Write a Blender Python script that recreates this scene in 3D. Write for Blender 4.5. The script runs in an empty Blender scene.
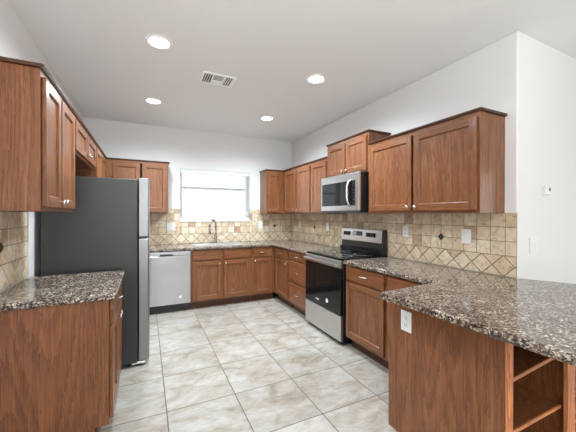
import bpy, bmesh, math, random
from mathutils import Vector, Matrix
random.seed(7)
S = bpy.context.scene
COL = S.collection
PI = math.pi

# ------------------------------------------------------------------ camera
cam_d = bpy.data.cameras.new('camera'); cam = bpy.data.objects.new('camera', cam_d); COL.objects.link(cam)
cam_d.sensor_width = 36.0; cam_d.lens = 36.0 * 294.49 / 576.0; cam_d.clip_start = 0.02
yaw, pitch, roll = 0.4494, -0.004, 0.0022
rt = Vector((math.cos(yaw), -math.sin(yaw), 0)); fw0 = Vector((math.sin(yaw), math.cos(yaw), 0)); up0 = Vector((0, 0, 1))
fw = fw0 * math.cos(pitch) + up0 * math.sin(pitch); up = up0 * math.cos(pitch) - fw0 * math.sin(pitch)
rx = rt * math.cos(roll) + up * math.sin(roll); ux = up * math.cos(roll) - rt * math.sin(roll)
M = Matrix((rx, ux, -fw)).transposed().to_4x4(); M.translation = Vector((-2.5031, -5.0446, 1.3803))
cam.matrix_world = M
S.camera = cam

# ------------------------------------------------------------------ world, daylight, exposure
S.view_settings.view_transform = 'Standard'; S.view_settings.look = 'None'
S.view_settings.gamma = 1.0; S.view_settings.use_curve_mapping = False
S.view_settings.exposure = 0.60
W_ = bpy.data.worlds.new('daylight'); S.world = W_; W_.use_nodes = True
bg = W_.node_tree.nodes['Background']; bg.inputs[0].default_value = (0.93, 0.97, 1.0, 1); bg.inputs[1].default_value = 1.15

def area(name, loc, rot, sx, sy, power, col=(1, 1, 1), portal=False):
    l = bpy.data.lights.new(name, 'AREA'); l.shape = 'RECTANGLE'; l.size = sx; l.size_y = sy; l.energy = power; l.color = col
    o = bpy.data.objects.new(name, l); COL.objects.link(o); o.location = loc; o.rotation_euler = rot
    if portal: l.cycles.is_portal = True
    return o
area('daylight_rear_window', (-1.6, -8.38, 1.35), (PI/2, 0, 0), 3.0, 1.9, 12, (0.97, 0.985, 1.0))
area('daylight_side_window', (4.26, -6.2, 1.45), (PI/2, 0, PI/2), 2.6, 1.7, 12, (1.0, 0.985, 0.96))
area('daylight_sink_window', (-1.42, 0.16, 1.70), (-PI/2, 0, 0), 1.15, 0.82, 10, (0.97, 0.985, 1.0), True)
def fill_spot(loc, power):      # added fill spots behind the camera; floor bounce lifts the ceiling
    l = bpy.data.lights.new('rear_fill_spot', 'SPOT'); l.energy = power; l.color = (0.95, 0.99, 1.03); l.shadow_soft_size = 0.09; l.spot_size = 2.7; l.spot_blend = 0.6
    o = bpy.data.objects.new('rear_fill_spot', l); COL.objects.link(o); o.location = loc
area('ceiling_bounce_fill', (-1.9, -7.0, 1.05), Vector((-0.30, 0.05, 1)).to_track_quat('-Z', 'Y').to_euler(), 1.0, 1.0, 108, (0.97, 1.0, 1.03))   # added soft fill aimed at the ceiling, evens out the room
for x, p in ((-2.3, 14), (0.9, 12), (3.0, 12)):
    for y in (-6.1, -7.5): fill_spot((x, y, 2.73), p)

# ------------------------------------------------------------------ dimensions
WL, H, K, B, T, T2, E = -3.3105, 2.7648, 0.9074, 1.3984, 2.143, 2.292, -3.805

# ------------------------------------------------------------------ materials
class NT:
    def __init__(s, name):
        s.m = bpy.data.materials.new(name); s.m.use_nodes = True; s.t = s.m.node_tree; s.b = s.t.nodes['Principled BSDF']
    def n(s, typ, **kw):
        o = s.t.nodes.new(typ)
        for k, v in kw.items():
            if k.startswith('i_'):
                key = k[2:]; key = int(key) if key.isdigit() else key
                o.inputs[key].default_value = v
            else: setattr(o, k, v)
        return o
    def l(s, a, b): s.t.links.new(a, b)
    def math(s, op, a, b=None, c=None):
        o = s.n('ShaderNodeMath', operation=op)
        for i, v in enumerate((a, b, c)):
            if v is None: continue
            if isinstance(v, (int, float)): o.inputs[i].default_value = v
            else: s.l(v, o.inputs[i])
        return o.outputs[0]
    def ramp(s, fac, stops, interp='LINEAR'):
        o = s.n('ShaderNodeValToRGB'); cr = o.color_ramp; cr.interpolation = interp
        while len(cr.elements) < len(stops): cr.elements.new(0.5)
        for e, (p, c) in zip(cr.elements, stops): e.position = p; e.color = (*c, 1) if len(c) == 3 else c
        s.l(fac, o.inputs[0]); return o.outputs[0]
    def mix(s, fac, a, b, blend='MIX'):
        o = s.n('ShaderNodeMix', data_type='RGBA', blend_type=blend)
        for k, v in ((0, fac), (6, a), (7, b)):
            if isinstance(v, (int, float)): o.inputs[k].default_value = v
            elif isinstance(v, tuple): o.inputs[k].default_value = (*v, 1)
            else: s.l(v, o.inputs[k])
        return o.outputs[2]
    def set(s, **kw):
        for k, v in kw.items():
            k = k.replace('_', ' ').title().replace('Ior', 'IOR')
            i = s.b.inputs[k]
            if hasattr(v, 'is_linked'): s.l(v, i)
            elif isinstance(v, tuple): i.default_value = (*v, 1)
            else: i.default_value = v
        return s
    def bump(s, h, strength=0.2, dist=0.01):
        o = s.n('ShaderNodeBump', i_Strength=strength, i_Distance=dist); s.l(h, o.inputs['Height']); s.l(o.outputs[0], s.b.inputs['Normal'])

def plain(name, col, rough=0.5, metal=0.0, **kw):
    return NT(name).set(base_color=col, roughness=rough, metallic=metal, **kw).m

def wood(name, axis, dark=1.0):
    t = NT(name)
    tc = t.n('ShaderNodeTexCoord'); oi = t.n('ShaderNodeObjectInfo')
    mp = t.n('ShaderNodeMapping'); t.l(tc.outputs['Object'], mp.inputs[0])
    r = t.math('MULTIPLY', oi.outputs['Random'], 40.0)
    cb = t.n('ShaderNodeCombineXYZ'); t.l(r, cb.inputs[0]); t.l(r, cb.inputs[1]); t.l(r, cb.inputs[2])
    t.l(cb.outputs[0], mp.inputs['Location'])
    def scaled(big, small):
        v = [big] * 3; v['xyz'.index(axis)] = small
        m2 = t.n('ShaderNodeVectorMath', operation='MULTIPLY'); t.l(mp.outputs[0], m2.inputs[0]); m2.inputs[1].default_value = v
        return m2.outputs[0]
    n4 = t.n('ShaderNodeTexNoise', i_Scale=1.0, i_Detail=2.0, i_Roughness=0.6); t.l(scaled(130.0, 11.0), n4.inputs['Vector'])
    n1 = t.n('ShaderNodeTexNoise', i_Scale=1.0, i_Detail=1.0, i_Roughness=0.4); t.l(scaled(4.2, 0.50), n1.inputs['Vector'])
    ring = t.math('FRACT', t.math('MULTIPLY_ADD', n1.outputs[0], 20.0, t.math('MULTIPLY', n4.outputs[0], 1.6)))
    ring = t.math('POWER', ring, 2.0)
    n2 = t.n('ShaderNodeTexNoise', i_Scale=1.0, i_Detail=3.0, i_Roughness=0.6); t.l(scaled(190.0, 3.0), n2.inputs['Vector'])
    n3 = t.n('ShaderNodeTexNoise', i_Scale=1.0, i_Detail=2.0); t.l(scaled(24.0, 0.7), n3.inputs['Vector'])
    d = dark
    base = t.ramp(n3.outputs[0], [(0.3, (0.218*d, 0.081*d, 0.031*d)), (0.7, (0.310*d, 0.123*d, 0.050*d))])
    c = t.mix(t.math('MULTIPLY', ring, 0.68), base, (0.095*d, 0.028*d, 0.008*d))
    pore = t.ramp(n2.outputs[0], [(0.40, (0.68, 0.64, 0.62)), (0.58, (1, 1, 1))])
    c = t.mix(0.75, c, pore, 'MULTIPLY')
    t.set(base_color=c, roughness=0.36, specular_ior_level=0.3, coat_weight=0.30, coat_roughness=0.14)
    t.bump(n2.outputs[0], 0.05, 0.002)
    return t.m
MW = wood('oak stain upright grain', 'z'); MH = wood('oak stain level grain', 'x'); MHY = wood('oak stain crosswise grain', 'y')
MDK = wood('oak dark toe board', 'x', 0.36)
MLT = wood('oak lit shelf edge', 'x', 2.7); MLTZ = wood('oak lit frame edge', 'z', 2.7)  # lightened oak copies: light on the front edges is put into the colour

def wall_paint(name, col):
    t = NT(name); tc = t.n('ShaderNodeTexCoord')
    n = t.n('ShaderNodeTexNoise', i_Scale=90.0, i_Detail=3.0); t.l(tc.outputs['Object'], n.inputs['Vector'])
    t.set(base_color=col, roughness=0.62); t.bump(n.outputs[0], 0.06, 0.003); return t.m
MWALL = wall_paint('wall paint', (0.79, 0.785, 0.775)); MCEIL = wall_paint('ceiling paint', (0.86, 0.855, 0.84))

def floor_mat():
    t = NT('stone look floor tile'); g, gx, gy = 0.4865, -2.3719, -2.8291
    tc = t.n('ShaderNodeTexCoord'); sp = t.n('ShaderNodeSeparateXYZ'); t.l(tc.outputs['Object'], sp.inputs[0])
    U = t.math('DIVIDE', t.math('SUBTRACT', sp.outputs[0], gx), g); V = t.math('DIVIDE', t.math('SUBTRACT', sp.outputs[1], gy), g)
    def edge(u):
        f = t.math('FRACT', u); return t.math('MINIMUM', f, t.math('SUBTRACT', 1.0, f))
    e = t.math('MINIMUM', edge(U), edge(V))
    grout = t.math('LESS_THAN', e, 0.0075)
    cb = t.n('ShaderNodeCombineXYZ'); t.l(t.math('FLOOR', U), cb.inputs[0]); t.l(t.math('FLOOR', V), cb.inputs[1])
    wn = t.n('ShaderNodeTexWhiteNoise', noise_dimensions='3D'); t.l(cb.outputs[0], wn.inputs['Vector'])
    off = t.n('ShaderNodeVectorMath', operation='MULTIPLY_ADD'); t.l(wn.outputs['Color'], off.inputs[0]); off.inputs[1].default_value = (9, 9, 9); t.l(tc.outputs['Object'], off.inputs[2])
    st = t.n('ShaderNodeVectorMath', operation='MULTIPLY'); t.l(off.outputs[0], st.inputs[0]); st.inputs[1].default_value = (1.0, 1.7, 1.0)
    n1 = t.n('ShaderNodeTexNoise', i_Scale=3.2, i_Detail=9.0, i_Roughness=0.66, i_Distortion=1.1); t.l(st.outputs[0], n1.inputs['Vector'])
    n2 = t.n('ShaderNodeTexNoise', i_Scale=11.0, i_Detail=6.0, i_Roughness=0.7, i_Distortion=0.6); t.l(st.outputs[0], n2.inputs['Vector'])
    c = t.ramp(n1.outputs[0], [(0.30, (0.245, 0.206, 0.16)), (0.45, (0.36, 0.322, 0.27)), (0.60, (0.425, 0.40, 0.36)), (0.75, (0.455, 0.44, 0.41))])
    c2 = t.ramp(n2.outputs[0], [(0.36, (0.80, 0.765, 0.72)), (0.58, (1, 1, 1))])
    c = t.mix(0.75, c, c2, 'MULTIPLY')
    tone = t.math('MULTIPLY_ADD', wn.outputs['Value'], 0.12, 0.90)
    hv = t.n('ShaderNodeHueSaturation'); t.l(c, hv.inputs['Color']); t.l(tone, hv.inputs['Value'])
    c = t.mix(grout, hv.outputs[0], (0.095, 0.072, 0.05))
    t.set(base_color=c, roughness=t.math('MULTIPLY_ADD', grout, 0.4, 0.27))
    t.bump(t.math('SUBTRACT', 1.0, grout), 0.3, 0.003); return t.m
MFLOOR = floor_mat()

def granite():
    t = NT('polished brown granite'); tc = t.n('ShaderNodeTexCoord')
    nn = t.n('ShaderNodeTexNoise', i_Scale=30.0, i_Detail=2.0); t.l(tc.outputs['Object'], nn.inputs['Vector'])
    ad = t.n('ShaderNodeVectorMath', operation='MULTIPLY_ADD'); t.l(nn.outputs['Color'], ad.inputs[0]); ad.inputs[1].default_value = (0.03, 0.03, 0.03); t.l(tc.outputs['Object'], ad.inputs[2])
    v = t.n('ShaderNodeTexVoronoi', i_Scale=62.0); t.l(ad.outputs[0], v.inputs['Vector'])
    v2 = t.n('ShaderNodeTexVoronoi', i_Scale=150.0); t.l(ad.outputs[0], v2.inputs['Vector'])
    sp = t.n('ShaderNodeSeparateColor'); t.l(v.outputs['Color'], sp.inputs[0])
    sp2 = t.n('ShaderNodeSeparateColor'); t.l(v2.outputs['Color'], sp2.inputs[0])
    c = t.ramp(sp.outputs[0], [(0.0, (0.040, 0.030, 0.022)), (0.20, (0.13, 0.090, 0.060)), (0.38, (0.25, 0.185, 0.128)), (0.60, (0.41, 0.33, 0.245)), (0.82, (0.55, 0.485, 0.405))], 'CONSTANT')
    c2 = t.ramp(sp2.outputs[0], [(0.0, (0.012, 0.010, 0.009)), (0.35, (0.09, 0.06, 0.045)), (0.6, (0.27, 0.20, 0.15)), (0.8, (0.50, 0.43, 0.36))], 'CONSTANT')
    m = t.ramp(v.outputs['Distance'], [(0.30, (0, 0, 0)), (0.52, (1, 1, 1))])
    c = t.mix(m, c, c2)
    n = t.n('ShaderNodeTexNoise', i_Scale=14.0, i_Detail=4.0); t.l(tc.outputs['Object'], n.inputs['Vector'])
    k = t.ramp(n.outputs[0], [(0.38, (0.55, 0.50, 0.47)), (0.6, (1, 1, 1))])
    c = t.mix(0.8, c, k, 'MULTIPLY')
    t.set(base_color=c, roughness=0.10, specular_ior_level=0.85); return t.m
MGRAN = granite()

def travertine():
    t = NT('tumbled travertine tile'); g = t.n('ShaderNodeNewGeometry'); tc = t.n('ShaderNodeTexCoord')
    c = t.ramp(g.outputs['Random Per Island'], [(0.0, (0.63, 0.49, 0.33)), (0.2, (0.70, 0.575, 0.415)), (0.6, (0.74, 0.63, 0.48)), (0.85, (0.79, 0.71, 0.58)), (0.96, (0.56, 0.42, 0.28)), (1.0, (0.45, 0.30, 0.20))])
    n = t.n('ShaderNodeTexNoise', i_Scale=26.0, i_Detail=6.0, i_Roughness=0.7); t.l(tc.outputs['Object'], n.inputs['Vector'])
    k = t.ramp(n.outputs[0], [(0.30, (0.45, 0.34, 0.24)), (0.44, (0.88, 0.82, 0.73)), (0.56, (1, 1, 1))])
    t.set(base_color=t.mix(0.9, c, k, 'MULTIPLY'), roughness=0.55); t.bump(n.outputs[0], 0.25, 0.004); return t.m
MTRAV = travertine(); MGROUT = plain('sandy grout', (0.23, 0.165, 0.105), 0.8); MACC = plain('dark bronze accent tile', (0.055, 0.045, 0.035), 0.35, 0.4)

def steel(name, col, rough, axis):
    t = NT(name); tc = t.n('ShaderNodeTexCoord'); m = t.n('ShaderNodeMapping'); t.l(tc.outputs['Object'], m.inputs[0])
    v = [420.0] * 3; v['xyz'.index(axis)] = 2.0; m.inputs['Scale'].default_value = v
    n = t.n('ShaderNodeTexNoise', i_Scale=1.0, i_Detail=2.0); t.l(m.outputs[0], n.inputs['Vector'])
    t.set(base_color=col, metallic=1.0, roughness=t.math('MULTIPLY_ADD', n.outputs[0], 0.06, rough - 0.03)); return t.m
MSS = steel('brushed stainless steel', (0.45, 0.453, 0.46), 0.25, 'z'); MSSB = steel('brushed stainless lit copy', (0.64, 0.64, 0.635), 0.30, 'x'); MSSV = steel('brushed steel upright', (0.27, 0.273, 0.277), 0.40, 'z')  # one steel: dishwasher copy darkened, range copy lightened to mimic reflected light
MNK = plain('satin nickel', (0.78, 0.76, 0.72), 0.22, 1.0); MFAUC = plain('brushed nickel faucet', (0.42, 0.40, 0.36), 0.2, 1.0)
MBLK = plain('black enamel', (0.012, 0.012, 0.013), 0.28); MBGL = plain('black glass', (0.008, 0.008, 0.009), 0.06, 0.0, specular_ior_level=0.35)
MBPL = plain('black plastic', (0.02, 0.02, 0.022), 0.45)
MGRY = plain('charcoal painted steel', (0.030, 0.030, 0.027), 0.40)
MWHT = plain('white plastic', (0.80, 0.80, 0.78), 0.35); MWHB = plain('white vinyl', (0.84, 0.84, 0.84), 0.4)
MSLOT = plain('dark slot', (0.03, 0.03, 0.03), 0.6); MGREYP = plain('pale grey plastic', (0.55, 0.55, 0.54), 0.4)
MDISP = plain('dark display', (0.015, 0.018, 0.022), 0.12); MWMET = plain('white painted metal', (0.93, 0.93, 0.92), 0.4)
def blind_mat():
    t = NT('white blind slat'); t.set(base_color=(0.86, 0.86, 0.85), roughness=0.45)
    tr = t.n('ShaderNodeBsdfTranslucent'); tr.inputs[0].default_value = (0.9, 0.9, 0.88, 1)
    mx = t.n('ShaderNodeMixShader'); mx.inputs[0].default_value = 0.15
    t.l(t.b.outputs[0], mx.inputs[1]); t.l(tr.outputs[0], mx.inputs[2]); t.l(mx.outputs[0], t.t.nodes['Material Output'].inputs[0]); return t.m
MBLIND = blind_mat()
def pane_mat():
    t = NT('window glass'); a = t.n('ShaderNodeBsdfTransparent'); g = t.n('ShaderNodeBsdfGlossy', i_Roughness=0.0)
    fr = t.n('ShaderNodeFresnel', i_IOR=1.45); mx = t.n('ShaderNodeMixShader'); t.l(fr.outputs[0], mx.inputs[0]); t.l(a.outputs[0], mx.inputs[1]); t.l(g.outputs[0], mx.inputs[2])
    t.l(mx.outputs[0], t.t.nodes['Material Output'].inputs[0]); return t.m
MPANE = pane_mat()
MLENS = NT('lit downlight lens').set(base_color=(1, 1, 1), emission_color=(1.0, 0.97, 0.92), emission_strength=6.0).m

# ------------------------------------------------------------------ mesh helpers
class MB:
    def __init__(s): s.bm = bmesh.new()
    def box(s, x0, x1, y0, y1, z0, z1, bev=0.0, seg=1, mi=0):
        r = bmesh.ops.create_cube(s.bm, size=1.0); vs = r['verts']
        for v in vs: v.co = Vector(((x0 + x1) / 2 + v.co.x * (x1 - x0), (y0 + y1) / 2 + v.co.y * (y1 - y0), (z0 + z1) / 2 + v.co.z * (z1 - z0)))
        fs = list({f for v in vs for f in v.link_faces})
        for f in fs: f.material_index = mi
        if bev > 0:
            es = list({e for v in vs for e in v.link_edges})
            q = bmesh.ops.bevel(s.bm, geom=es, offset=bev, segments=seg, affect='EDGES', profile=0.5)
            for f in q['faces']: f.material_index = mi
        return s
    def prism(s, pts, axis, a, b, mi=0):
        """pts: 2D polygon; axis: extrusion axis; a..b range along it"""
        def P(p, t):
            return {'x': (t, p[0], p[1]), 'y': (p[0], t, p[1]), 'z': (p[0], p[1], t)}[axis]
        A = [s.bm.verts.new(P(p, a)) for p in pts]; Bv = [s.bm.verts.new(P(p, b)) for p in pts]; n = len(pts)
        fs = [s.bm.faces.new(A[::-1]), s.bm.faces.new(Bv)]
        for i in range(n): fs.append(s.bm.faces.new((A[i], A[(i+1) % n], Bv[(i+1) % n], Bv[i])))
        for f in fs: f.material_index = mi
        return s
    def lathe(s, prof, n=24, mat=None, mi=0, axis='z', org=(0, 0, 0), cap=True):
        """prof: (radius, height) along axis"""
        rings = []
        for r, h in prof:
            ring = []
            for k in range(n):
                a = 2 * PI * k / n; c, d = r * math.cos(a), r * math.sin(a)
                p = {'z': (c, d, h), 'y': (c, h, d), 'x': (h, c, d)}[axis]
                ring.append(s.bm.verts.new(Vector(org) + Vector(p)))
            rings.append(ring)
        for i in range(len(rings) - 1):
            for k in range(n):
                f = s.bm.faces.new((rings[i][k], rings[i][(k+1) % n], rings[i+1][(k+1) % n], rings[i+1][k])); f.material_index = mi; f.smooth = True
        if cap:
            for ring in (rings[0], rings[-1]):
                f = s.bm.faces.new(ring); f.material_index = mi
        return s
    def tube(s, pts, r, n=10, mi=0, flat=None):
        pts = [Vector(p) for p in pts]; rings = []; prev = None
        for i, p in enumerate(pts):
            d = (pts[min(i+1, len(pts)-1)] - pts[max(i-1, 0)]).normalized()
            if prev is None:
                a = Vector((0, 0, 1)) if abs(d.z) < 0.9 else Vector((1, 0, 0)); u = d.cross(a).normalized()
            else: u = (prev - d * prev.dot(d)).normalized()
            v = d.cross(u); prev = u; rr = r[i] if isinstance(r, (list, tuple)) else r
            rings.append([s.bm.verts.new(p + u * rr * math.cos(2*PI*k/n) + v * rr * (flat or 1) * math.sin(2*PI*k/n)) for k in range(n)])
        for i in range(len(rings) - 1):
            for k in range(n):
                f = s.bm.faces.new((rings[i][k], rings[i][(k+1) % n], rings[i+1][(k+1) % n], rings[i+1][k])); f.smooth = True; f.material_index = mi
        for ring in (rings[0], rings[-1]):
            f = s.bm.faces.new(ring); f.material_index = mi
        return s
    def build(s, name, mats, parent=None, loc=None, bevel=None):
        bmesh.ops.recalc_face_normals(s.bm, faces=s.bm.faces[:])
        me = bpy.data.meshes.new(name); s.bm.to_mesh(me); s.bm.free()
        for m in (mats if isinstance(mats, (list, tuple)) else [mats]): me.materials.append(m)
        o = bpy.data.objects.new(name, me); COL.objects.link(o)
        if parent: o.parent = parent
        if loc: o.location = loc
        if bevel:
            md = o.modifiers.new('bevel', 'BEVEL'); md.width = bevel[0]; md.segments = bevel[1]; md.limit_method = 'ANGLE'; md.angle_limit = math.radians(40)
        return o

def tag(o, label, cat, group=None):
    o['label'] = label; o['category'] = cat
    if group: o['group'] = group
    return o
def thing(name, label, cat, loc=(0, 0, 0), rz=0.0, group=None):
    o = bpy.data.objects.new(name, None); COL.objects.link(o); o.location = loc; o.rotation_euler = (0, 0, rz); o.empty_display_size = 0.1
    return tag(o, label, cat, group)
def struct(o): o['kind'] = 'structure'; return o
RR, RL = -PI/2, PI/2      # facing of the right run (towards -X) and left run (towards +X)

# ------------------------------------------------------------------ room shell
struct(MB().box(-3.5, 4.5, -8.6, 0.2, -0.12, 0.0).build('floor', MFLOOR))
struct(MB().box(-3.5, 4.5, -8.6, 0.2, H, H + 0.12).build('ceiling', MCEIL))
WX0, WX1, WZ0, WZ1 = -2.007, -0.835, 1.262, 2.122
w = MB()
w.box(WL - 0.15, WX0, 0, 0.15, 0, H).box(WX1, 0.15, 0, 0.15, 0, H).box(WX0, WX1, 0, 0.15, 0, WZ0).box(WX0, WX1, 0, 0.15, WZ1, H)
struct(w.build('wall_back', MWALL))
struct(MB().box(WL - 0.15, WL, -8.45, 0, 0, H).build('wall_left', MWALL))
w = MB().prism([(0, 0), (0, E), (4.3, E), (4.3, E + 0.15), (0.15, E + 0.15), (0.15, 0)], 'z', 0, H)
struct(w.build('wall_right', MWALL, bevel=(0.012, 3)))
SY0, SY1 = -7.5, -4.9
w = MB().box(4.3, 4.45, -8.45, SY0, 0, H).box(4.3, 4.45, SY1, E + 0.15, 0, H).box(4.3, 4.45, SY0, SY1, 0, 0.6).box(4.3, 4.45, SY0, SY1, 2.3, H)
struct(w.build('wall_side', MWALL))
RX0, RX1 = -3.1, -0.1
w = MB().box(WL - 0.15, RX0, -8.6, -8.45, 0, H).box(RX1, 4.45, -8.6, -8.45, 0, H).box(RX0, RX1, -8.6, -8.45, 2.3, H).box(RX0, RX1, -8.6, -8.45, 0, 0.4)
struct(w.build('wall_front', MWALL))

# sink window: vinyl frame with a meeting rail, two panes, sill
wn = struct(thing('window_1', 'bright white single hung window above the sink', 'window', (0, 0, 0))); del wn['category']
f = MB(); y0, y1 = 0.085, 0.135
f.box(WX0, WX0 + 0.045, y0, y1, WZ0, WZ1, 0.004).box(WX1 - 0.045, WX1, y0, y1, WZ0, WZ1, 0.004)
f.box(WX0 + 0.045, WX1 - 0.045, y0, y1, WZ0, WZ0 + 0.05, 0.004).box(WX0 + 0.045, WX1 - 0.045, y0, y1, WZ1 - 0.05, WZ1, 0.004)
f.box(WX0 + 0.045, WX1 - 0.045, y0 + 0.008, y1, 1.80, 1.85, 0.004)
f.build('window_frame', MWHB, wn)
for a, b in ((WZ0 + 0.05, 1.80), (1.85, WZ1 - 0.05)):
    MB().box(WX0 + 0.045, WX1 - 0.045, 0.108, 0.112, a, b).build('pane', MPANE, wn)
MB().box(WX0 + 0.002, WX1 - 0.002, -0.026, 0.085, WZ0, WZ0 + 0.036, 0.006, 2).build('window_sill', MWHB, wn)

bl = thing('window_blind', 'white horizontal slat blind hanging in the window above the sink', 'blind', (-1.421, 0.036, WZ1))
bw = (WX1 - WX0) / 2 - 0.004
MB().box(-bw, bw, -0.032, 0.03, -0.062, -0.002, 0.006, 2).build('headrail', MWHB, bl)
slat_z = -0.085; slats = []
while slat_z > -(WZ1 - WZ0) + 0.09:
    s = MB(); pts = []
    for k in range(5):
        t = -1 + k * 0.5; yy = 0.024 * t; pts.append((yy * math.cos(0.30), yy * math.sin(0.30) + 0.003 * (1 - t * t)))
    prof = pts + [(p[0], p[1] - 0.0026) for p in reversed(pts)]
    s.prism(prof, 'x', -bw, bw); s.build('slat', MBLIND, bl, (0, 0, slat_z)); slat_z -= 0.0385
MB().box(-bw, bw, -0.024, 0.022, -(WZ1 - WZ0) + 0.046, -(WZ1 - WZ0) + 0.068, 0.005, 2).build('bottom_rail', MWHB, bl)
for xx in (-0.36, 0.0, 0.36):
    MB().tube([(xx, -0.027, -0.06), (xx, -0.027, -(WZ1 - WZ0) + 0.06)], 0.0016, 6).build('ladder_cord', MWHB, bl)
MB().tube([(-bw + 0.07, -0.036, -0.05), (-bw + 0.07, -0.038, -0.70)], 0.0045, 8).build('tilt_wand', MGREYP, bl)

# light-giving windows of the living space behind the camera
for nm, (bx, gl) in {'window_2': (((RX0, RX1), (-8.56, -8.50), (0.4, 2.3)), 'y'), 'window_3': (((4.34, 4.40), (SY0, SY1), (0.6, 2.3)), 'x')}.items():
    r = struct(thing(nm, 'wide living room window', 'window')); del r['category']; del r['label']
    (xa, xb), (ya, yb), (za, zb) = bx; f = MB(); q = 0.06
    if gl == 'y':
        xs = [xa, (2*xa + xb) / 3, (xa + 2*xb) / 3, xb]
        for x in xs: f.box(max(xa, x - q/2), min(xb, x + q/2), ya, yb, za, zb)
        f.box(xa, xb, ya + 0.001, yb - 0.001, za, za + q).box(xa, xb, ya + 0.001, yb - 0.001, zb - q, zb)
        MB().box(xa, xb, -8.532, -8.528, za, zb).build('pane', MPANE, r)
    else:
        for y in (ya, (ya + yb) / 2, yb): f.box(xa, xb, max(ya, y - q/2), min(yb, y + q/2), za, zb)
        f.box(xa + 0.001, xb - 0.001, ya, yb, za, za + q).box(xa + 0.001, xb - 0.001, ya, yb, zb - q, zb)
        MB().box(4.368, 4.372, ya, yb, za, zb).build('pane', MPANE, r)
    f.build('window_frame', MWHB, r)

# ------------------------------------------------------------------ backsplash
def clip(poly, x0, x1, z0, z1):
    def cut(pl, ax, v, keep):
        out = []
        for i in range(len(pl)):
            a, b = pl[i], pl[(i+1) % len(pl)]; ia, ib = keep(a[ax], v), keep(b[ax], v)
            if ia: out.append(a)
            if ia != ib:
                t = (v - a[ax]) / (b[ax] - a[ax]); out.append((a[0] + t*(b[0]-a[0]), a[1] + t*(b[1]-a[1])))
        return out
    ge, le = (lambda a, v: a >= v), (lambda a, v: a <= v)
    for ax, v, k in ((0, x0, ge), (0, x1, le), (1, z0, ge), (1, z1, le)):
        if len(poly) < 3: return []
        poly = cut(poly, ax, v, k)
    return poly if len(poly) >= 3 else []
def parea(p): return abs(sum(p[i][0]*p[(i+1) % len(p)][1] - p[(i+1) % len(p)][0]*p[i][1] for i in range(len(p)))) / 2
def backsplash(label, loc, rz, length, PH, hole=None, accents=(), extra=()):
    phase = PH; snap = lambda x: round((x - PH) / 0.1095) * 0.1095 + PH
    m = MB(); z0, zt = K, B
    regs = [(0, length, z0, zt)]
    if hole: regs = [(0, hole[0], z0, zt), (hole[1], length, z0, zt), (hole[0], hole[1], z0, hole[2])]
    regs += list(extra)
    for r in regs: m.box(r[0], r[1], -0.007, -0.0005, r[2], r[3], mi=1)
    zd = 1.068; hd = (zd - z0) / 2 - 0.001; zc = (zd + z0) / 2; per = 2 * hd + 0.005
    polys = []; P = 0.1095; g = 0.0022
    for row in range(4 if extra else 3):
        za = zd + row * (zt - zd) / 3; zb = za + (zt - zd) / 3
        k = -1
        while k * P < length + P:
            x = k * P + phase; polys.append([(x + g, za + g), (x + P - g, za + g), (x + P - g, zb - g), (x + g, zb - g)]); k += 1
    k = -1; h2 = hd - 0.003
    while k * per < length + per:
        x = k * per + phase; polys.append([(x, zc - h2), (x + h2, zc), (x, zc + h2), (x - h2, zc)])
        xm = x + per / 2
        polys.append([(xm - h2 + 0.004, zd - 0.003), (xm, zd - 0.003 - h2 + 0.004), (xm + h2 - 0.004, zd - 0.003)])
        polys.append([(xm - h2 + 0.004, z0 + 0.003), (xm + h2 - 0.004, z0 + 0.003), (xm, z0 + 0.003 + h2 - 0.004)])
        k += 1
    for pl in polys:
        for r in regs:
            q = clip(pl, r[0] + 0.001, r[1] - 0.001, r[2] + 0.001, r[3] - 0.001)
            if len(q) < 3 or parea(q) < 1.5e-4: continue
            cx = sum(p[0] for p in q) / len(q); cz = sum(p[1] for p in q) / len(q)
            rad = max(math.hypot(p[0]-cx, p[1]-cz) for p in q); s = 1 - 0.0022 / rad; yy = -0.0105 - random.random() * 0.001
            A = [m.bm.verts.new((p[0], -0.0071, p[1])) for p in q]; Bv = [m.bm.verts.new((cx + (p[0]-cx)*s, yy, cz + (p[1]-cz)*s)) for p in q]; n = len(q)
            m.bm.faces.new(A[::-1]); m.bm.faces.new(Bv)
            for i in range(n): m.bm.faces.new((A[i], A[(i+1) % n], Bv[(i+1) % n], Bv[i]))
    for ax, az in accents:
        ax = snap(ax); d = 0.034; m.prism([(ax, az - d), (ax + d, az), (ax, az + d), (ax - d, az)], 'y', -0.0135, -0.0072, 2)
    o = m.build('tile_backsplash', [MTRAV, MGROUT, MACC]); o.location = loc; o.rotation_euler = (0, 0, rz)
    return tag(o, label, 'backsplash')
zr = 1.068 + (B - 1.068) / 3 * 1; zr2 = 1.068 + (B - 1.068) / 3 * 1
hx0, hx1 = WX0 - WL, WX1 - WL
backsplash('travertine tile backsplash behind the sink, cut around the window', (WL, 0, 0), 0, -WL, 0.005, (hx0, hx1, WZ0), [(2.9615, zr)],
           [(-2.200 - WL, hx0, B, 1.476), (hx1, -0.639 - WL, B, 1.476)])
backsplash('travertine tile backsplash behind the range on the long right wall', (0, -0.0118, 0), RR, -E - 0.0118, 0.104, None, [(0.876, zr), (3.170, zr)])
backsplash('travertine tile backsplash on the left wall above the short granite counter', (WL, -3.005, 0), RL, 0.812, 0.0065, None, [(0.335, zr)])

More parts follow.
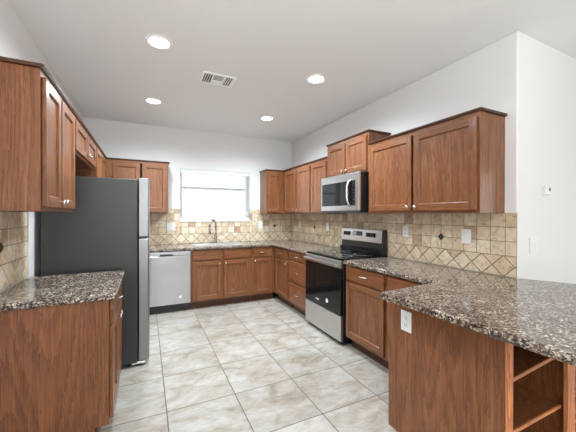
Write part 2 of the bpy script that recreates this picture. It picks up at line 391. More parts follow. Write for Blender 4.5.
# ------------------------------------------------------------------ cabinet builders (local: x along the run, front at y=0, wall at y=d)
def door_mesh(w, h, mw, fr=0.058, th=0.019):
    """recessed panel door, local origin at lower left, front at y=-th"""
    m = MB(); b = 0.003
    m.box(0, fr, -th, 0, 0, h, b, 2, 0).box(w - fr, w, -th, 0, 0, h, b, 2, 0)
    m.box(fr, w - fr, -th, 0, 0, fr, b, 2, 1).box(fr, w - fr, -th, 0, h - fr, h, b, 2, 1)
    c = 0.006; yf, yp = -th + 0.002, -th + 0.012
    for x, s in ((fr, 1), (w - fr, -1)): m.prism([(x, yf), (x + s * c, yp), (x, yp + 0.004)], 'z', fr, h - fr, 0)
    for z, s in ((fr, 1), (h - fr, -1)): m.prism([(yf, z), (yp, z + s * c), (yp + 0.004, z)], 'x', fr, w - fr, 1)
    m.box(fr, w - fr, yp, -0.003, fr, h - fr, 0, 1, 0)
    return m
def knob(parent, x, z, y=-0.019):
    return MB().lathe([(0.007, 0.0), (0.006, -0.008), (0.008, -0.012), (0.0155, -0.017), (0.0165, -0.022), (0.013, -0.027), (0.005, -0.029)], 16, axis='y', org=(x, y, z)).build('knob', MNK, parent)
def pull(parent, x, z, y=-0.019, L=0.096):
    pts = [(x - L/2, y, z)]
    for k in range(9):
        t = -1 + k / 4; pts.append((x + t * L/2 * 0.98, y - 0.026 * math.sqrt(max(0, 1 - t**4)) - 0.001, z))
    pts.append((x + L/2, y, z))
    return MB().tube(pts, [0.006] + [0.0052] * 9 + [0.006], 8).build('pull_handle', MNK, parent)
def door(parent, x0, x1, z0, z1, kn=None):
    o = door_mesh(x1 - x0, z1 - z0, MW).build('door', [MW, MH], parent, (x0, -0.001, z0))
    if kn:
        kx = (x1 - x0) - 0.03 if kn[1] == 'r' else 0.03; kz = 0.035 if kn[0] == 'b' else (z1 - z0) - 0.035
        knob(o, kx, kz)
    return o
def drawer(parent, x0, x1, z0, z1, handle='pull', name='drawer'):
    w, h = x1 - x0, z1 - z0
    m = MB().box(0, w, -0.019, 0, 0, h, 0.005, 3, 0)
    o = m.build(name, MH, parent, (x0, -0.001, z0))
    if handle == 'pull': pull(o, w / 2, h / 2)
    return o
def face_frame(m, w, z0, z1, rails, sl=0.035, sr=0.035, mid=(), th=0.019, top=0.035, bot=0.035):
    m.box(0, sl, 0, th, z0, z1, 0, 1, 0).box(w - sr, w, 0, th, z0, z1, 0, 1, 0)
    m.box(sl, w - sr, 0, th, z0, z0 + bot, 0, 1, 1).box(sl, w - sr, 0, th, z1 - top, z1, 0, 1, 1)
    for r in rails: m.box(sl, w - sr, 0, th, r - 0.015, r + 0.015, 0, 1, 1)
    for x in mid: m.box(x - 0.018, x + 0.018, 0.0005, th, z0 + bot, z1 - top, 0, 1, 0)
def upper(label, loc, rz, w, d, z0, z1, doors, knobs, ends=(False, False), sides=(0.035, 0.035), group=None, mid=(), mould=True):
    """wall cabinet; origin on the cabinet's front face at its lower left corner"""
    t = thing('wall_cabinet', label, 'cabinet', (loc[0], loc[1], z0), rz, group); h = z1 - z0
    m = MB(); f = 0.019; p = 0.016
    m.box(0, p, f, d, 0, h, 0, 1, 0).box(w - p, w, f, d, 0, h, 0, 1, 0)
    m.box(p, w - p, f, d, 0.012, 0.012 + p, 0, 1, 1).box(p, w - p, f, d, h - p, h, 0, 1, 1).box(p, w - p, d - 0.006, d, 0.012 + p, h - p, 0, 1, 0)
    m.build('carcass', [MW, MH], t)
    m = MB(); face_frame(m, w, 0, h, (), sides[0], sides[1], mid); m.build('face_frame', [MW, MH], t)
    for (x0, x1), k in zip(doors, knobs): door(t, x0, x1, 0.022, h - 0.035, k)
    if mould:
        m = MB(); o = 0.010
        xl, xr = (-o if ends[0] else 0.0), (w + o if ends[1] else w)
        pr = [(-o, h + 0.002), (-o - 0.008, h + 0.012), (-o - 0.008, h + 0.020), (d, h + 0.020), (d, h + 0.0005), (0.0005, h + 0.0005), (-0.0005, h + 0.002)]
        m.prism(pr, 'x', xl, xr)
        if ends[1]: m.box(w, w + o + 0.006, -o, d, h + 0.0005, h + 0.0195)
        if ends[0]: m.box(-o - 0.006, 0, -o, d, h + 0.0005, h + 0.0195)
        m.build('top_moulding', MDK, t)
    return t

DU = 0.31
# left wall
xl = WL + DU
upper('oak wall cabinet nearest the camera on the left wall, above the short granite counter', (xl, -3.095), RL, 0.755, DU, B, T, [(0.022, 0.335), (0.358, 0.735)], ['br', 'bl'], (True, False))
upper('short oak wall cabinet above the refrigerator', (xl, -2.339), RL, 1.038, DU, 1.855, T, [(0.02, 0.50), (0.535, 1.015)], ['br', 'bl'])
upper('oak wall cabinet in the left corner behind the refrigerator', (xl, -1.300), RL, 1.299, DU, B, T, [(0.02, 0.41), (0.43, 0.80)], ['br', 'bl'], sides=(0.03, 0.47))
# back wall
upper('oak wall cabinet between the refrigerator and the window', (xl + 0.001, -DU), 0, -2.203 - xl - 0.001, DU, B, T, [(0.085, 0.42), (0.445, 0.775)], ['br', 'bl'], (False, True), sides=(0.10, 0.03))
upper('narrow oak wall cabinet just right of the window', (-0.636, -DU), 0, 0.325, DU, B, T, [(0.02, 0.268)], ['bl'], (True, False), sides=(0.03, 0.07))
# right wall
upper('oak wall cabinet filling the corner at the right end of the back wall', (-DU, -0.0005), RR, 0.829, DU, B, T, [(0.375, 0.812)], ['br'], sides=(0.40, 0.03))
upper('tall oak wall cabinet between the right corner and the microwave', (-DU, -0.8305), RR, 0.886, DU, B, T, [(0.025, 0.43), (0.465, 0.865)], ['bl', None])
upper('short raised oak wall cabinet above the microwave', (-DU, -1.7177), RR, 0.8085, DU, 1.858, T2, [(0.022, 0.395), (0.418, 0.788)], ['br', 'bl'], (True, True))
upper('wide oak wall cabinet on the right wall, between the microwave and the white wall corner', (-DU, -2.5276), RR, 1.191, DU, B, T, [(0.024, 0.585), (0.610, 1.175)], ['br', 'bl'], (False, True))

def base(label, loc, rz, w, d, fronts, rails, mid=(), ends=(False, False), sl=0.03, sr=0.03, name='base_cabinet', open_top=False):
    t = thing(name, label, 'cabinet', (loc[0], loc[1], 0), rz); h = K - 0.04; p = 0.016; f = 0.019
    m = MB(); tk = 0.105
    m.box(0, p, f, d, tk, h, 0, 1, 0).box(w - p, w, f, d, tk, h, 0, 1, 0)
    m.box(p, w - p, f, d, tk, tk + p, 0, 1, 1).box(p, w - p, d - 0.006, d, tk + p, h, 0, 1, 0)
    if not open_top: m.box(p, w - p, f, d, h - p, h, 0, 1, 1)
    for k, x in ((0, 0.0), (1, w - p)): m.box(x, x + p, 0.075, d, 0, tk, 0, 1, 0)
    m.build('carcass', [MW, MH], t)
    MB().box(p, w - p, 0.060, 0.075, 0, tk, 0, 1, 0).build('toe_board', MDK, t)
    m = MB(); face_frame(m, w, tk, h, rails, sl, sr, mid, bot=0.035, top=0.03); m.build('face_frame', [MW, MH], t)
    for fr in fronts:
        if fr[0] == 'door': door(t, *fr[1:])
        elif fr[0] == 'drawer': drawer(t, *fr[1:])
        else: drawer(t, *fr[1:], handle=None, name='false_drawer_front')
    return t
DB = 0.609; YB = -0.61
ZD0, ZD1, ZQ0, ZQ1 = 0.128, 0.690, 0.716, 0.850
# back run
base('oak sink base cabinet with two doors under the sink window', (-1.918, YB), 0, 0.919, DB,
     [('door', 0.022, 0.437, ZD0, ZD1, 'tr'), ('door', 0.477, 0.893, ZD0, ZD1, 'tl'), ('false', 0.022, 0.437, ZQ0, ZQ1), ('false', 0.477, 0.893, ZQ0, ZQ1)], (0.703,), (0.457,), open_top=True)
base('narrow oak base cabinet at the right end of the sink run', (-0.998, YB), 0, 0.387, DB,
     [('door', 0.022, 0.338, ZD0, ZD1, 'tl'), ('drawer', 0.022, 0.338, ZQ0, ZQ1)], (0.703,), sr=0.045)
# right run
base('oak base cabinet with one door and a drawer, in the inner right corner', (-0.61, -0.6115), RR, 0.549, 0.60,
     [('door', 0.060, 0.530, ZD0, ZD1, 'tr'), ('drawer', 0.060, 0.530, ZQ0, ZQ1)], (0.703,), sl=0.05)
base('oak base cabinet with three stacked drawers, left of the range', (-0.61, -1.1615), RR, 0.583, 0.60,
     [('drawer', 0.028, 0.545, 0.742, ZQ1), ('drawer', 0.028, 0.545, 0.430, 0.715), ('drawer', 0.028, 0.545, ZD0, 0.403)], (0.728, 0.416))
base('oak base cabinet with one wide door and drawer, right of the range', (-0.61, -2.527), RR, 0.585, 0.60,
     [('door', 0.022, 0.562, ZD0, ZD1, None), ('drawer', 0.022, 0.562, ZQ0, ZQ1)], (0.703,))
base('oak base cabinet tucked in the corner beside the breakfast bar', (-0.61, -3.113), RR, 0.47, 0.60,
     [('door', 0.022, 0.45, ZD0, ZD1, 'tl'), ('drawer', 0.022, 0.45, ZQ0, ZQ1)], (0.703,))
# left run
base('oak base cabinet on the left under the short granite counter', (WL + 0.605, -2.965), RL, 0.772, 0.605,
     [('door', 0.022, 0.372, ZD0, ZD1, 'tr'), ('door', 0.40, 0.75, ZD0, ZD1, 'tl'), ('drawer', 0.022, 0.75, ZQ0, ZQ1)], (0.703,), (0.386,))

# peninsula
XP = -1.06; YP0, YP1 = -3.590, -4.304; hb = K - 0.04
t = thing('peninsula_cabinet', 'oak breakfast bar cabinet with a broad plain end panel holding a white outlet', 'cabinet', (XP, YP0, 0))
m = MB().box(0.019, 1.05, -0.40, 0.0, 0.105, hb, 0, 1, 0).box(0.019, 1.05, -0.40, -0.075, 0, 0.105)
m.build('carcass', MW, t)
MB().box(0, 0.018, YP1 - YP0 + 0.020, 0.004, 0, hb, 0.0015).build('end_panel', MW, t)
t2 = thing('open_bookcase', 'oak open bookshelf with bare shelves in the end of the breakfast bar', 'bookcase', (XP + 0.0185, YP1, 0))
bwid = 0.555; dep = 0.31
m = MB().box(0, 0.016, 0.02, dep, 0, hb).box(bwid - 0.016, bwid, 0.02, dep, 0, hb).box(0.016, bwid - 0.016, dep - 0.008, dep, 0.1, hb)
m.box(0.016, bwid - 0.016, 0.02, dep - 0.008, hb - 0.016, hb).build('carcass', MW, t2)
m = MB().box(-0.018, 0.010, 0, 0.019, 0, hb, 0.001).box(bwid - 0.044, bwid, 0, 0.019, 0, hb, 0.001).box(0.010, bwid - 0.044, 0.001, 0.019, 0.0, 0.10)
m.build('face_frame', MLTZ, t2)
for z, tilt in ((0.120, 0), (0.372, 0), (0.634, 0.070)):
    sh = MB().box(-0.258, 0.258, 0.046, dep - 0.0085, -0.016, 0).build('shelf', MW, t2, (0.2775, 0, z)); sh.rotation_euler = (0, -tilt, 0)
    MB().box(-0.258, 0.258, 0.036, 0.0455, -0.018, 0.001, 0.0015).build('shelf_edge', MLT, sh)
t3 = thing('wine_rack', 'oak lattice wine rack beside the open bookshelf, at the right edge', 'wine rack', (XP + 0.0185 + bwid + 0.001, YP1, 0)); rw = 0.50
m = MB().box(0, 0.016, 0.02, dep, 0, hb).box(rw - 0.016, rw, 0.02, dep, 0, hb).box(0.016, rw - 0.016, dep - 0.008, dep, 0.1, hb).box(0.016, rw - 0.016, 0.02, dep, hb - 0.016, hb).box(0.016, rw - 0.016, 0.02, dep - 0.008, 0.084, 0.10)
m.build('carcass', MW, t3)
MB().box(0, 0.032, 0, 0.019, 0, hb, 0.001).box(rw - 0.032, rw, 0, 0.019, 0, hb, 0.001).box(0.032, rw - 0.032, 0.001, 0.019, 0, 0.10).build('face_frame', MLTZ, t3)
def lattice(sgn):
    m = MB(); x0, x1, z0, z1 = 0.033, rw - 0.033, 0.101, hb - 0.017; st = 0.142; k = -8
    while k < 12:
        c = z0 + k * st; th = 0.006; L = 1.2
        xs = x0 if sgn > 0 else x1
        pl = [(xs - sgn*0.2, c - 0.2 - th), (xs + sgn*L, c + L - th), (xs + sgn*L, c + L + th), (xs - sgn*0.2, c - 0.2 + th)]
        q = clip(pl, x0, x1, z0, z1)
        if len(q) >= 3 and parea(q) > 2e-4: m.prism(q, 'y', 0.022 + (0.0 if sgn > 0 else 0.004), 0.25)
        k += 1
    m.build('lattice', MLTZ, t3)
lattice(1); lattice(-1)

# ------------------------------------------------------------------ granite counters
def counter(label, outer, holes=(), z=K):
    """outer: polygon (x, y); holes: list of rects cut on a grid"""
    bm = bmesh.new(); th = 0.039
    if not holes:
        f = bm.faces.new([bm.verts.new((x, y, z - th)) for x, y in outer])
        faces = [f]
    else:
        rects, cut = outer, holes
        xs = sorted({v for r in rects + cut for v in r[:2]}); ys = sorted({v for r in rects + cut for v in r[2:]}); V = {}
        def gv(i, j):
            if (i, j) not in V: V[i, j] = bm.verts.new((xs[i], ys[j], z - th))
            return V[i, j]
        faces = []
        for i in range(len(xs) - 1):
            for j in range(len(ys) - 1):
                cx, cy = (xs[i] + xs[i+1]) / 2, (ys[j] + ys[j+1]) / 2
                ins = any(r[0] < cx < r[1] and r[2] < cy < r[3] for r in rects) and not any(r[0] < cx < r[1] and r[2] < cy < r[3] for r in cut)
                if ins: faces.append(bm.faces.new((gv(i, j), gv(i+1, j), gv(i+1, j+1), gv(i, j+1))))
    r = bmesh.ops.extrude_face_region(bm, geom=faces)
    for v in r['geom']:
        if isinstance(v, bmesh.types.BMVert): v.co.z = z
    bmesh.ops.dissolve_limit(bm, angle_limit=0.01, verts=bm.verts[:], edges=bm.edges[:])
    m = MB(); m.bm.free(); m.bm = bm
    o = m.build('granite_countertop', MGRAN, None, None, (0.012, 3))
    return tag(o, label, 'countertop')
FE = -0.647
SX0, SX1, SKY0, SKY1 = -1.86, -1.06, -0.535, -0.10
counter('brown granite countertop with the sink, running around the corner to the range',
        [(WL + 0.001, -0.0125, FE, -0.0125), (FE, -0.0125, -1.7455, -0.0125)], [(SX0 + 0.02, SX1 - 0.02, SKY0 + 0.02, SKY1 - 0.02)])
counter('broad brown granite countertop from the range out over the breakfast bar',
        [(-0.0125, -2.5235), (-0.0125, -3.8075), (0.03, -3.8085), (0.17, -4.06), (0.30, -4.40), (0.34, -4.74), (-1.17, -4.76), (-1.20, -4.70), (-1.217, -3.68), (-1.203, -3.655), (FE, -3.618), (FE, -2.5235)])
counter('short brown granite countertop on the left, beside the refrigerator', [(WL + 0.0125, -3.005), (WL + 0.647, -3.005), (WL + 0.647, -2.1848), (WL + 0.0125, -2.1848)])

# sink
t = thing('double_sink', 'stainless double bowl sink set in the granite under the window', 'sink', (0, 0, K))
bm = bmesh.new()
xs = [SX0, SX0 + 0.03, -1.475, -1.445, SX1 - 0.03, SX1]; ys = [SKY0, SKY0 + 0.03, SKY1 - 0.075, SKY1]; G = [[bm.verts.new((x, y, 0.004)) for y in ys] for x in xs]
bowls = []
for i in range(5):
    for j in range(3):
        if i in (1, 3) and j == 1: continue
        bm.faces.new((G[i][j], G[i+1][j], G[i+1][j+1], G[i][j+1]))
for i in (1, 3):
    c = [G[i][1], G[i+1][1], G[i+1][2], G[i][2]]; ctr = sum((v.co for v in c), Vector()) / 4
    lo = [bm.verts.new((ctr.x + (v.co.x - ctr.x) * 0.9, ctr.y + (v.co.y - ctr.y) * 0.88, -0.17)) for v in c]
    for k in range(4): bm.faces.new((c[k], c[(k+1) % 4], lo[(k+1) % 4], lo[k]))
    bm.faces.new(lo)
m = MB(); m.bm.free(); m.bm = bm
o = m.build('basin', MSSB, t); md = o.modifiers.new('thick', 'SOLIDIFY'); md.thickness = 0.003; md.offset = -1
md = o.modifiers.new('bevel', 'BEVEL'); md.width = 0.012; md.segments = 3; md.limit_method = 'ANGLE'; md.angle_limit = 0.9
for x in (-1.6525, -1.2675): MB().lathe([(0.042, 0.0), (0.042, 0.003), (0.03, 0.004), (0.028, 0.001)], 20, org=(x, -0.34, -0.1685)).build('drain', MNK, t)
t = thing('kitchen_faucet', 'nickel gooseneck pull-down faucet behind the sink', 'faucet', (-1.462, -0.133, K + 0.0045), math.radians(222))
MB().lathe([(0.03, 0), (0.03, 0.008), (0.025, 0.014), (0.023, 0.03), (0.023, 0.13), (0.016, 0.15)], 20).build('base_body', MFAUC, t)
pts = [(0, 0, 0.14)]; R_ = 0.078; zc = 0.300
for k in range(13):
    a = PI - k * (PI * 1.02) / 12; pts.append((R_ + R_ * math.cos(a), 0, zc + R_ * math.sin(a)))
pts.append((2 * R_ + 0.004, 0, zc - 0.05))
MB().tube(pts, 0.0145, 12).build('neck', MFAUC, t)
MB().lathe([(0.015, 0), (0.020, -0.02), (0.022, -0.08), (0.019, -0.095)], 16, org=(2 * R_ + 0.004, 0, zc - 0.05)).build('spray_head', MFAUC, t)
MB().tube([(0, -0.018, 0.07), (0, -0.045, 0.078), (0, -0.085, 0.105)], [0.010, 0.007, 0.006], 10).build('lever', MFAUC, t)

# ------------------------------------------------------------------ refrigerator (faces +X)
t = thing('refrigerator', 'stainless top freezer refrigerator with a charcoal side, on the left', 'refrigerator', (-3.265, -2.056, 0))
fw_, fd, fh = 0.735, 0.695, 1.700
MB().box(0, fd, 0, fw_, 0.035, fh, 0.008, 2).build('cabinet_body', MGRY, t)
def fdoor(z0, z1, nm):
    m = MB(); n = 9; pts = []
    for k in range(n):
        s = k / (n - 1); pts.append((fd + 0.088 + 0.012 * (1 - (2*s - 1)**2), fw_ * s))
    pts = [(fd + 0.006, 0)] + [(fd + 0.080, 0.0), *pts[0:1], *pts[1:-1], *pts[-1:], (fd + 0.080, fw_)] + [(fd + 0.006, fw_)]
    m.prism(pts, 'z', z0, z1); o = m.build(nm, MSSV, t, None, (0.007, 3)); return o
d1 = fdoor(1.178, fh + 0.012, 'freezer_door'); d2 = fdoor(0.05, 1.158, 'fridge_door')
for zz, dd in ((1.168, d1),):
    MB().box(fd + 0.008, fd + 0.068, 0.004, fw_ - 0.004, 1.159, 1.177).build('door_gasket', MBPL, t)
MB().box(fd - 0.02, fd + 0.05, 0.01, fw_ - 0.01, 0.012, 0.05, 0.004).build('toe_grille', MBPL, t)
for yy in (0.05, fw_ - 0.05):
    MB().lathe([(0.02, 0), (0.02, 0.012), (0.01, 0.014), (0.01, 0.036)], 14, org=(fd - 0.06, yy, 0)).build('foot', MBPL, t)
    MB().lathe([(0.02, 0), (0.02, 0.012), (0.01, 0.014), (0.01, 0.036)], 14, org=(0.06, yy, 0)).build('foot', MBPL, t)
MB().box(fd - 0.05, fd + 0.062, 0.006, 0.045, 0.022, 0.042, 0.004, 2).build('hinge_bracket', MNK, t)
MB().box(fd - 0.06, fd + 0.045, fw_ - 0.06, fw_ - 0.01, fh + 0.001, fh + 0.018, 0.004, 2).build('hinge_cover', MGRY, t)

# ------------------------------------------------------------------ dishwasher
t = thing('dishwasher', 'stainless dishwasher between the refrigerator and the sink cabinet', 'dishwasher', (-2.523, -0.607, 0)); dw = 0.602
MB().box(0.004, dw - 0.004, 0.0, 0.585, 0.10, K - 0.041).box(0.02, dw - 0.02, 0.06, 0.58, 0, 0.1).build('tub_body', MBPL, t)
MB().box(0.003, dw - 0.003, -0.028, -0.001, 0.118, 0.800, 0.006, 3).build('door', MSS, t)
cp = MB().box(0.003, dw - 0.003, -0.028, -0.001, 0.803, 0.862, 0.006, 3).build('control_panel', MSS, t)
MB().box(0.19, 0.36, -0.0295, -0.0275, 0.806, 0.826, 0.006, 2).build('pocket_handle', MSLOT, t)
for k in range(6): MB().box(0.40 + k * 0.026, 0.414 + k * 0.026, -0.029, -0.0275, 0.836, 0.841).build('control_mark', MGREYP, cp)
MB().box(0.015, dw - 0.015, 0.03, 0.05, 0.0, 0.115).build('toe_panel', MBPL, t)
MB().lathe([(0.020, 0), (0.020, -0.0008)], 24, axis='y', org=(0.46, -0.0282, 0.215)).build('round_badge', MWHT, t)

# ------------------------------------------------------------------ range
t = thing('electric_range', 'stainless and black glass electric range on the right wall', 'stove', (-0.634, -1.752, 0), RR); rw_ = 0.7645; rd = 0.619
MB().box(0, rw_, 0.0, rd - 0.01, 0.03, 0.895, 0.003).box(0.04, rw_ - 0.04, 0.05, rd - 0.05, 0, 0.03).build('oven_body', MBLK, t)
MB().box(0, rw_, -0.012, rd - 0.0105, 0.8955, 0.917, 0.005, 3).build('glass_cooktop', MBGL, t)
for bx, by, br in ((0.20, 0.16, 0.11), (0.56, 0.16, 0.09), (0.20, 0.43, 0.08), (0.56, 0.43, 0.11)):
    MB().lathe([(br, 0), (br, 0.0004), (br - 0.004, 0.0004), (br - 0.004, 0)], 36, org=(bx, by, 0.9172), cap=False).build('burner_ring', MGREYP, t)
dz = MB().box(0.006, rw_ - 0.006, -0.034, -0.001, 0.318, 0.815, 0.005, 3).build('oven_door', MBGL, t)
MB().box(0.006, rw_ - 0.006, -0.036, -0.001, 0.8155, 0.893, 0.006, 3).build('door_band', MSSB, dz)
hb_ = MB().box(0.03, rw_ - 0.03, -0.082, -0.062, 0.828, 0.862, 0.008, 3)
for x in (0.05, rw_ - 0.075): hb_.box(x, x + 0.025, -0.063, -0.0362, 0.834, 0.856, 0.003)
hb_.build('oven_handle', MSSB, dz)
o = MB(); o.tube([(0.30 + 0.045 * math.cos(a * PI / 12), -0.0345, 0.385 + 0.010 * math.sin(a * PI / 12)) for a in range(2, 22)], 0.0012, 6).box(0.272, 0.325, -0.035, -0.0338, 0.380, 0.387).build('maker_badge', MWHT, dz)
MB().lathe([(0.024, 0), (0.024, -0.0008)], 28, axis='y', org=(0.50, -0.0342, 0.415)).build('round_sticker', MWHT, dz)
MB().box(0.006, rw_ - 0.006, -0.034, -0.001, 0.045, 0.312, 0.006, 3).build('storage_drawer', MSSB, t)
bgp = MB().prism([(rd - 0.095, 0.9175), (rd - 0.065, 1.20), (rd - 0.055, 1.208), (rd - 0.012, 1.208), (rd - 0.012, 0.9175)], 'x', 0.001, rw_ - 0.001)
bg_o = bgp.build('backguard', MBLK, t, None, (0.004, 2))
# stainless control panel on the sloping face of the backguard
def sl(z): return rd - 0.095 + 0.030 * (z - 0.9175) / (1.20 - 0.9175)
pan = MB().prism([(sl(1.05) - 0.0005, 1.05), (sl(1.05) - 0.014, 1.057), (sl(1.205) - 0.014, 1.203), (sl(1.205) + 0.03, 1.2135), (sl(1.205) + 0.03, 1.2090), (sl(1.20) - 0.0006, 1.2090)], 'x', 0.0, rw_ - 0.016).build('control_panel', MSSB, bg_o, None, (0.003, 2))
def plate(x0, x1, z0, z1, nm, mat, par, out=0.0155, th=0.0018):
    m = MB(); m.prism([(sl(z0) - out + th, z0), (sl(z0) - out, z0), (sl(z1) - out, z1), (sl(z1) - out + th, z1)], 'x', x0, x1); return m.build(nm, mat, par)
plate(0.045, 0.190, 1.118, 1.168, 'knob_plate', MDISP, pan); plate(0.49, 0.655, 1.118, 1.168, 'knob_plate', MDISP, pan)
plate(0.230, 0.425, 1.112, 1.185, 'clock_display', MGREYP, pan); plate(0.305, 0.422, 1.122, 1.178, 'screen', MDISP, pan, 0.0165, 0.001)
for x in (0.085, 0.150, 0.535, 0.608):
    MB().lathe([(0.019, 0.0), (0.019, -0.012), (0.015, -0.022), (0.004, -0.023)], 18, axis='y', org=(x, sl(1.143) - 0.0158, 1.143)).build('control_knob', MBPL, pan)
for r in range(3):
    for c in range(3): plate(0.240 + c * 0.021, 0.254 + c * 0.021, 1.122 + r * 0.02, 1.132 + r * 0.02, 'button', MSLOT, pan, 0.0165, 0.001)
MB().prism([(sl(0.945) - 0.022, 0.925), (sl(0.945) - 0.030, 0.965), (sl(0.985), 0.985), (sl(0.925) - 0.0006, 0.925)], 'x', 0.004, rw_ - 0.004).build('vent_lip', MBLK, bg_o)

# ------------------------------------------------------------------ microwave
t = thing('microwave_oven', 'stainless over-the-range microwave with a bowed handle under the short cabinet', 'microwave', (-0.40, -1.748, 1.408), RR); mw_ = 0.760; mh = 0.446
MB().box(0.0, mw_, 0.0, 0.398, 0, mh, 0.004).build('housing', MBLK, t)
md_ = MB().box(0, mw_, -0.030, -0.001, 0.020, mh, 0.006, 3).build('door', MSSB, t)
MB().box(0.030, 0.700, -0.0325, -0.0295, 0.082, 0.358, 0.004, 2).build('window_glass', MBGL, md_)
MB().box(0.004, mw_ - 0.004, -0.026, -0.001, 0.0, 0.019).build('vent_strip', MSLOT, t)
pts = []
for k in range(13):
    s = -1 + k / 6; pts.append((0.618, -0.030 - 0.052 * (1 - s**4) - 0.002, 0.218 + s * 0.148))
MB().tube(pts, 0.0125, 12).build('handle', MNK, md_)
MB().box(0.655, 0.690, -0.0335, -0.0324, 0.30, 0.335).build('display', MDISP, md_)
for r in range(5): MB().box(0.657, 0.687, -0.0333, -0.0324, 0.105 + r * 0.035, 0.117 + r * 0.035).build('button', MBPL, md_)

# ------------------------------------------------------------------ wall plates, thermostat
def wallplate(label, loc, rz, kind, w=0.075, h=0.118):
    nm = 'light_switch' if kind.startswith('switch') else 'wall_outlet'
    t = thing(nm, label, 'switch' if nm == 'light_switch' else 'outlet', loc, rz)
    MB().box(-w/2, w/2, -0.006, 0, -h/2, h/2, 0.003, 2).build('cover_plate', MWHT, t)
    gangs = 2 if w > 0.1 else 1
    for g in range(gangs):
        x = 0 if gangs == 1 else (-0.023 + g * 0.046)
        if kind == 'switch': MB().box(x - 0.016, x + 0.016, -0.0095, -0.0058, -0.034, 0.034, 0.002, 2).build('rocker', MWHT, t)
        else:
            for zz in (-0.021, 0.021):
                q = MB().box(x - 0.016, x + 0.016, -0.008, -0.0058, zz - 0.015, zz + 0.015, 0.004, 2).build('socket', MWHT, t)
                MB().box(x - 0.008, x - 0.0055, -0.0084, -0.0075, zz - 0.004, zz + 0.007).box(x + 0.0055, x + 0.008, -0.0084, -0.0075, zz - 0.004, zz + 0.006).box(x - 0.002, x + 0.002, -0.0084, -0.0075, zz - 0.011, zz - 0.007).build('slot', MSLOT, q)
    return t
TY = -0.0118
wallplate('white double switch plate on the tile left of the window', (-2.145, TY, 1.188), 0, 'switch', 0.120, 0.118)
wallplate('white outlet on the back wall tile, right of the window near the corner', (-0.635, TY, 1.194), 0, 'outlet')
wallplate('white outlet on the right wall tile closest to the corner', (2 * TY, -0.39, 1.20), RR, 'outlet')
wallplate('white outlet on the tile just left of the range', (2 * TY, -1.29, 1.20), RR, 'outlet')
wallplate('white outlet on the tile right of the range', (2 * TY, -2.778, 1.207), RR, 'outlet')
wallplate('white switch plate on the tile nearest the white wall corner', (2 * TY, -3.433, 1.198), RR, 'switch', 0.084, 0.124)
wallplate('white double switch on the plain white wall above the breakfast bar', (0.224, E, 1.147), 0, 'switch', 0.118, 0.118)
wallplate('white outlet on the wood end panel of the breakfast bar', (XP, -3.733, 0.728), RR, 'outlet', 0.078, 0.125)
t = thing('thermostat', 'small white thermostat on the plain white wall', 'thermostat', (0.399, E, 1.582))
MB().box(-0.05, 0.05, -0.004, 0, -0.045, 0.04, 0.002).build('backplate', MWHT, t)
MB().box(-0.042, 0.042, -0.024, -0.0041, -0.036, 0.036, 0.006, 3).build('casing', MWHT, t)
MB().box(0.002, 0.026, -0.0252, -0.0238, -0.006, 0.018).build('screen', MSLOT, t)

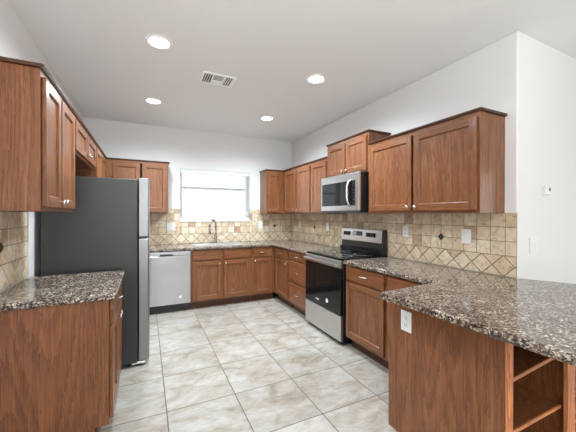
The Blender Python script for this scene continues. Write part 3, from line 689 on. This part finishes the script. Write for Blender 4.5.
# ------------------------------------------------------------------ ceiling lights and vent
def downlight(label, x, y):
    t = thing('recessed_downlight', label, 'ceiling light', (x, y, H), 0, 'round recessed ceiling lights')
    MB().lathe([(0.102, -0.0005), (0.100, -0.006), (0.082, -0.010), (0.078, -0.0045), (0.078, -0.0005)], 40, cap=False).build('trim_ring', MWMET, t)
    MB().lathe([(0.078, -0.001), (0.077, -0.004), (0.03, -0.0055), (0.002, -0.006)], 40).build('lens', MLENS, t)
    l = bpy.data.lights.new('lamp_glow', 'SPOT'); l.energy = 118; l.spot_size = 2.85; l.spot_blend = 1.0; l.color = (0.87, 0.99, 1.09); l.shadow_soft_size = 0.07;
    o = bpy.data.objects.new('lamp_glow', l); COL.objects.link(o); o.parent = t; o.location = (0, 0, -0.03)
downlight('round recessed ceiling light at the front left, biggest and nearest the top', -2.409, -2.46)
downlight('round recessed ceiling light at the back left, toward the refrigerator', -2.421, -1.095)
downlight('round recessed ceiling light at the front right, toward the range', -0.943, -2.46)
downlight('round recessed ceiling light at the back right, toward the corner', -0.944, -1.11)

t = thing('ceiling_vent', 'white rectangular air vent in the ceiling between the lights', 'vent', (-1.843, -2.008, H))
hx, hy = 0.165, 0.125
MB().box(-hx, hx, -hy, -hy + 0.022, -0.010, -0.0005, 0.002).box(-hx, hx, hy - 0.022, hy, -0.010, -0.0005, 0.002).box(-hx, -hx + 0.022, -hy + 0.022, hy - 0.022, -0.010, -0.0005, 0.002).box(hx - 0.022, hx, -hy + 0.022, hy - 0.022, -0.010, -0.0005, 0.002).box(-0.062, -0.05, -hy + 0.022, hy - 0.022, -0.010, -0.0005).box(0.05, 0.062, -hy + 0.022, hy - 0.022, -0.010, -0.0005).build('frame', MWMET, t)
MB().box(-hx + 0.02, hx - 0.02, -hy + 0.02, hy - 0.02, -0.002, -0.0006).build('backing', MSLOT, t)
def louvre(x0, x1, y0, y1, tilt):
    cx, cy = (x0 + x1) / 2, (y0 + y1) / 2; m = MB(); s = 0.006
    if x1 - x0 > y1 - y0: m.prism([(y0, -0.0040), (y0 + 0.0008, -0.0035), (y1, -0.0065), (y1 - 0.0008, -0.0070)], 'x', x0, x1)
    else: m.prism([(x0, -0.0040), (x0 + 0.0008, -0.0035), (x1, -0.0065), (x1 - 0.0008, -0.0070)], 'y', y0, y1)
    m.build('louvre', MWMET, t)
for k in range(4):
    louvre(-hx + 0.036 + k * 0.022, -hx + 0.043 + k * 0.022, -hy + 0.023, hy - 0.023, 0)
    louvre(0.068 + k * 0.022, 0.077 + k * 0.022, -hy + 0.023, hy - 0.023, 0)
for k in range(5): louvre(-0.049, 0.049, hy - 0.040 - k * 0.019, hy - 0.024 - k * 0.019, 0)
for k in range(4): louvre(-0.049, 0.049, -0.015 - k * 0.024, -0.010 - k * 0.024, 0)
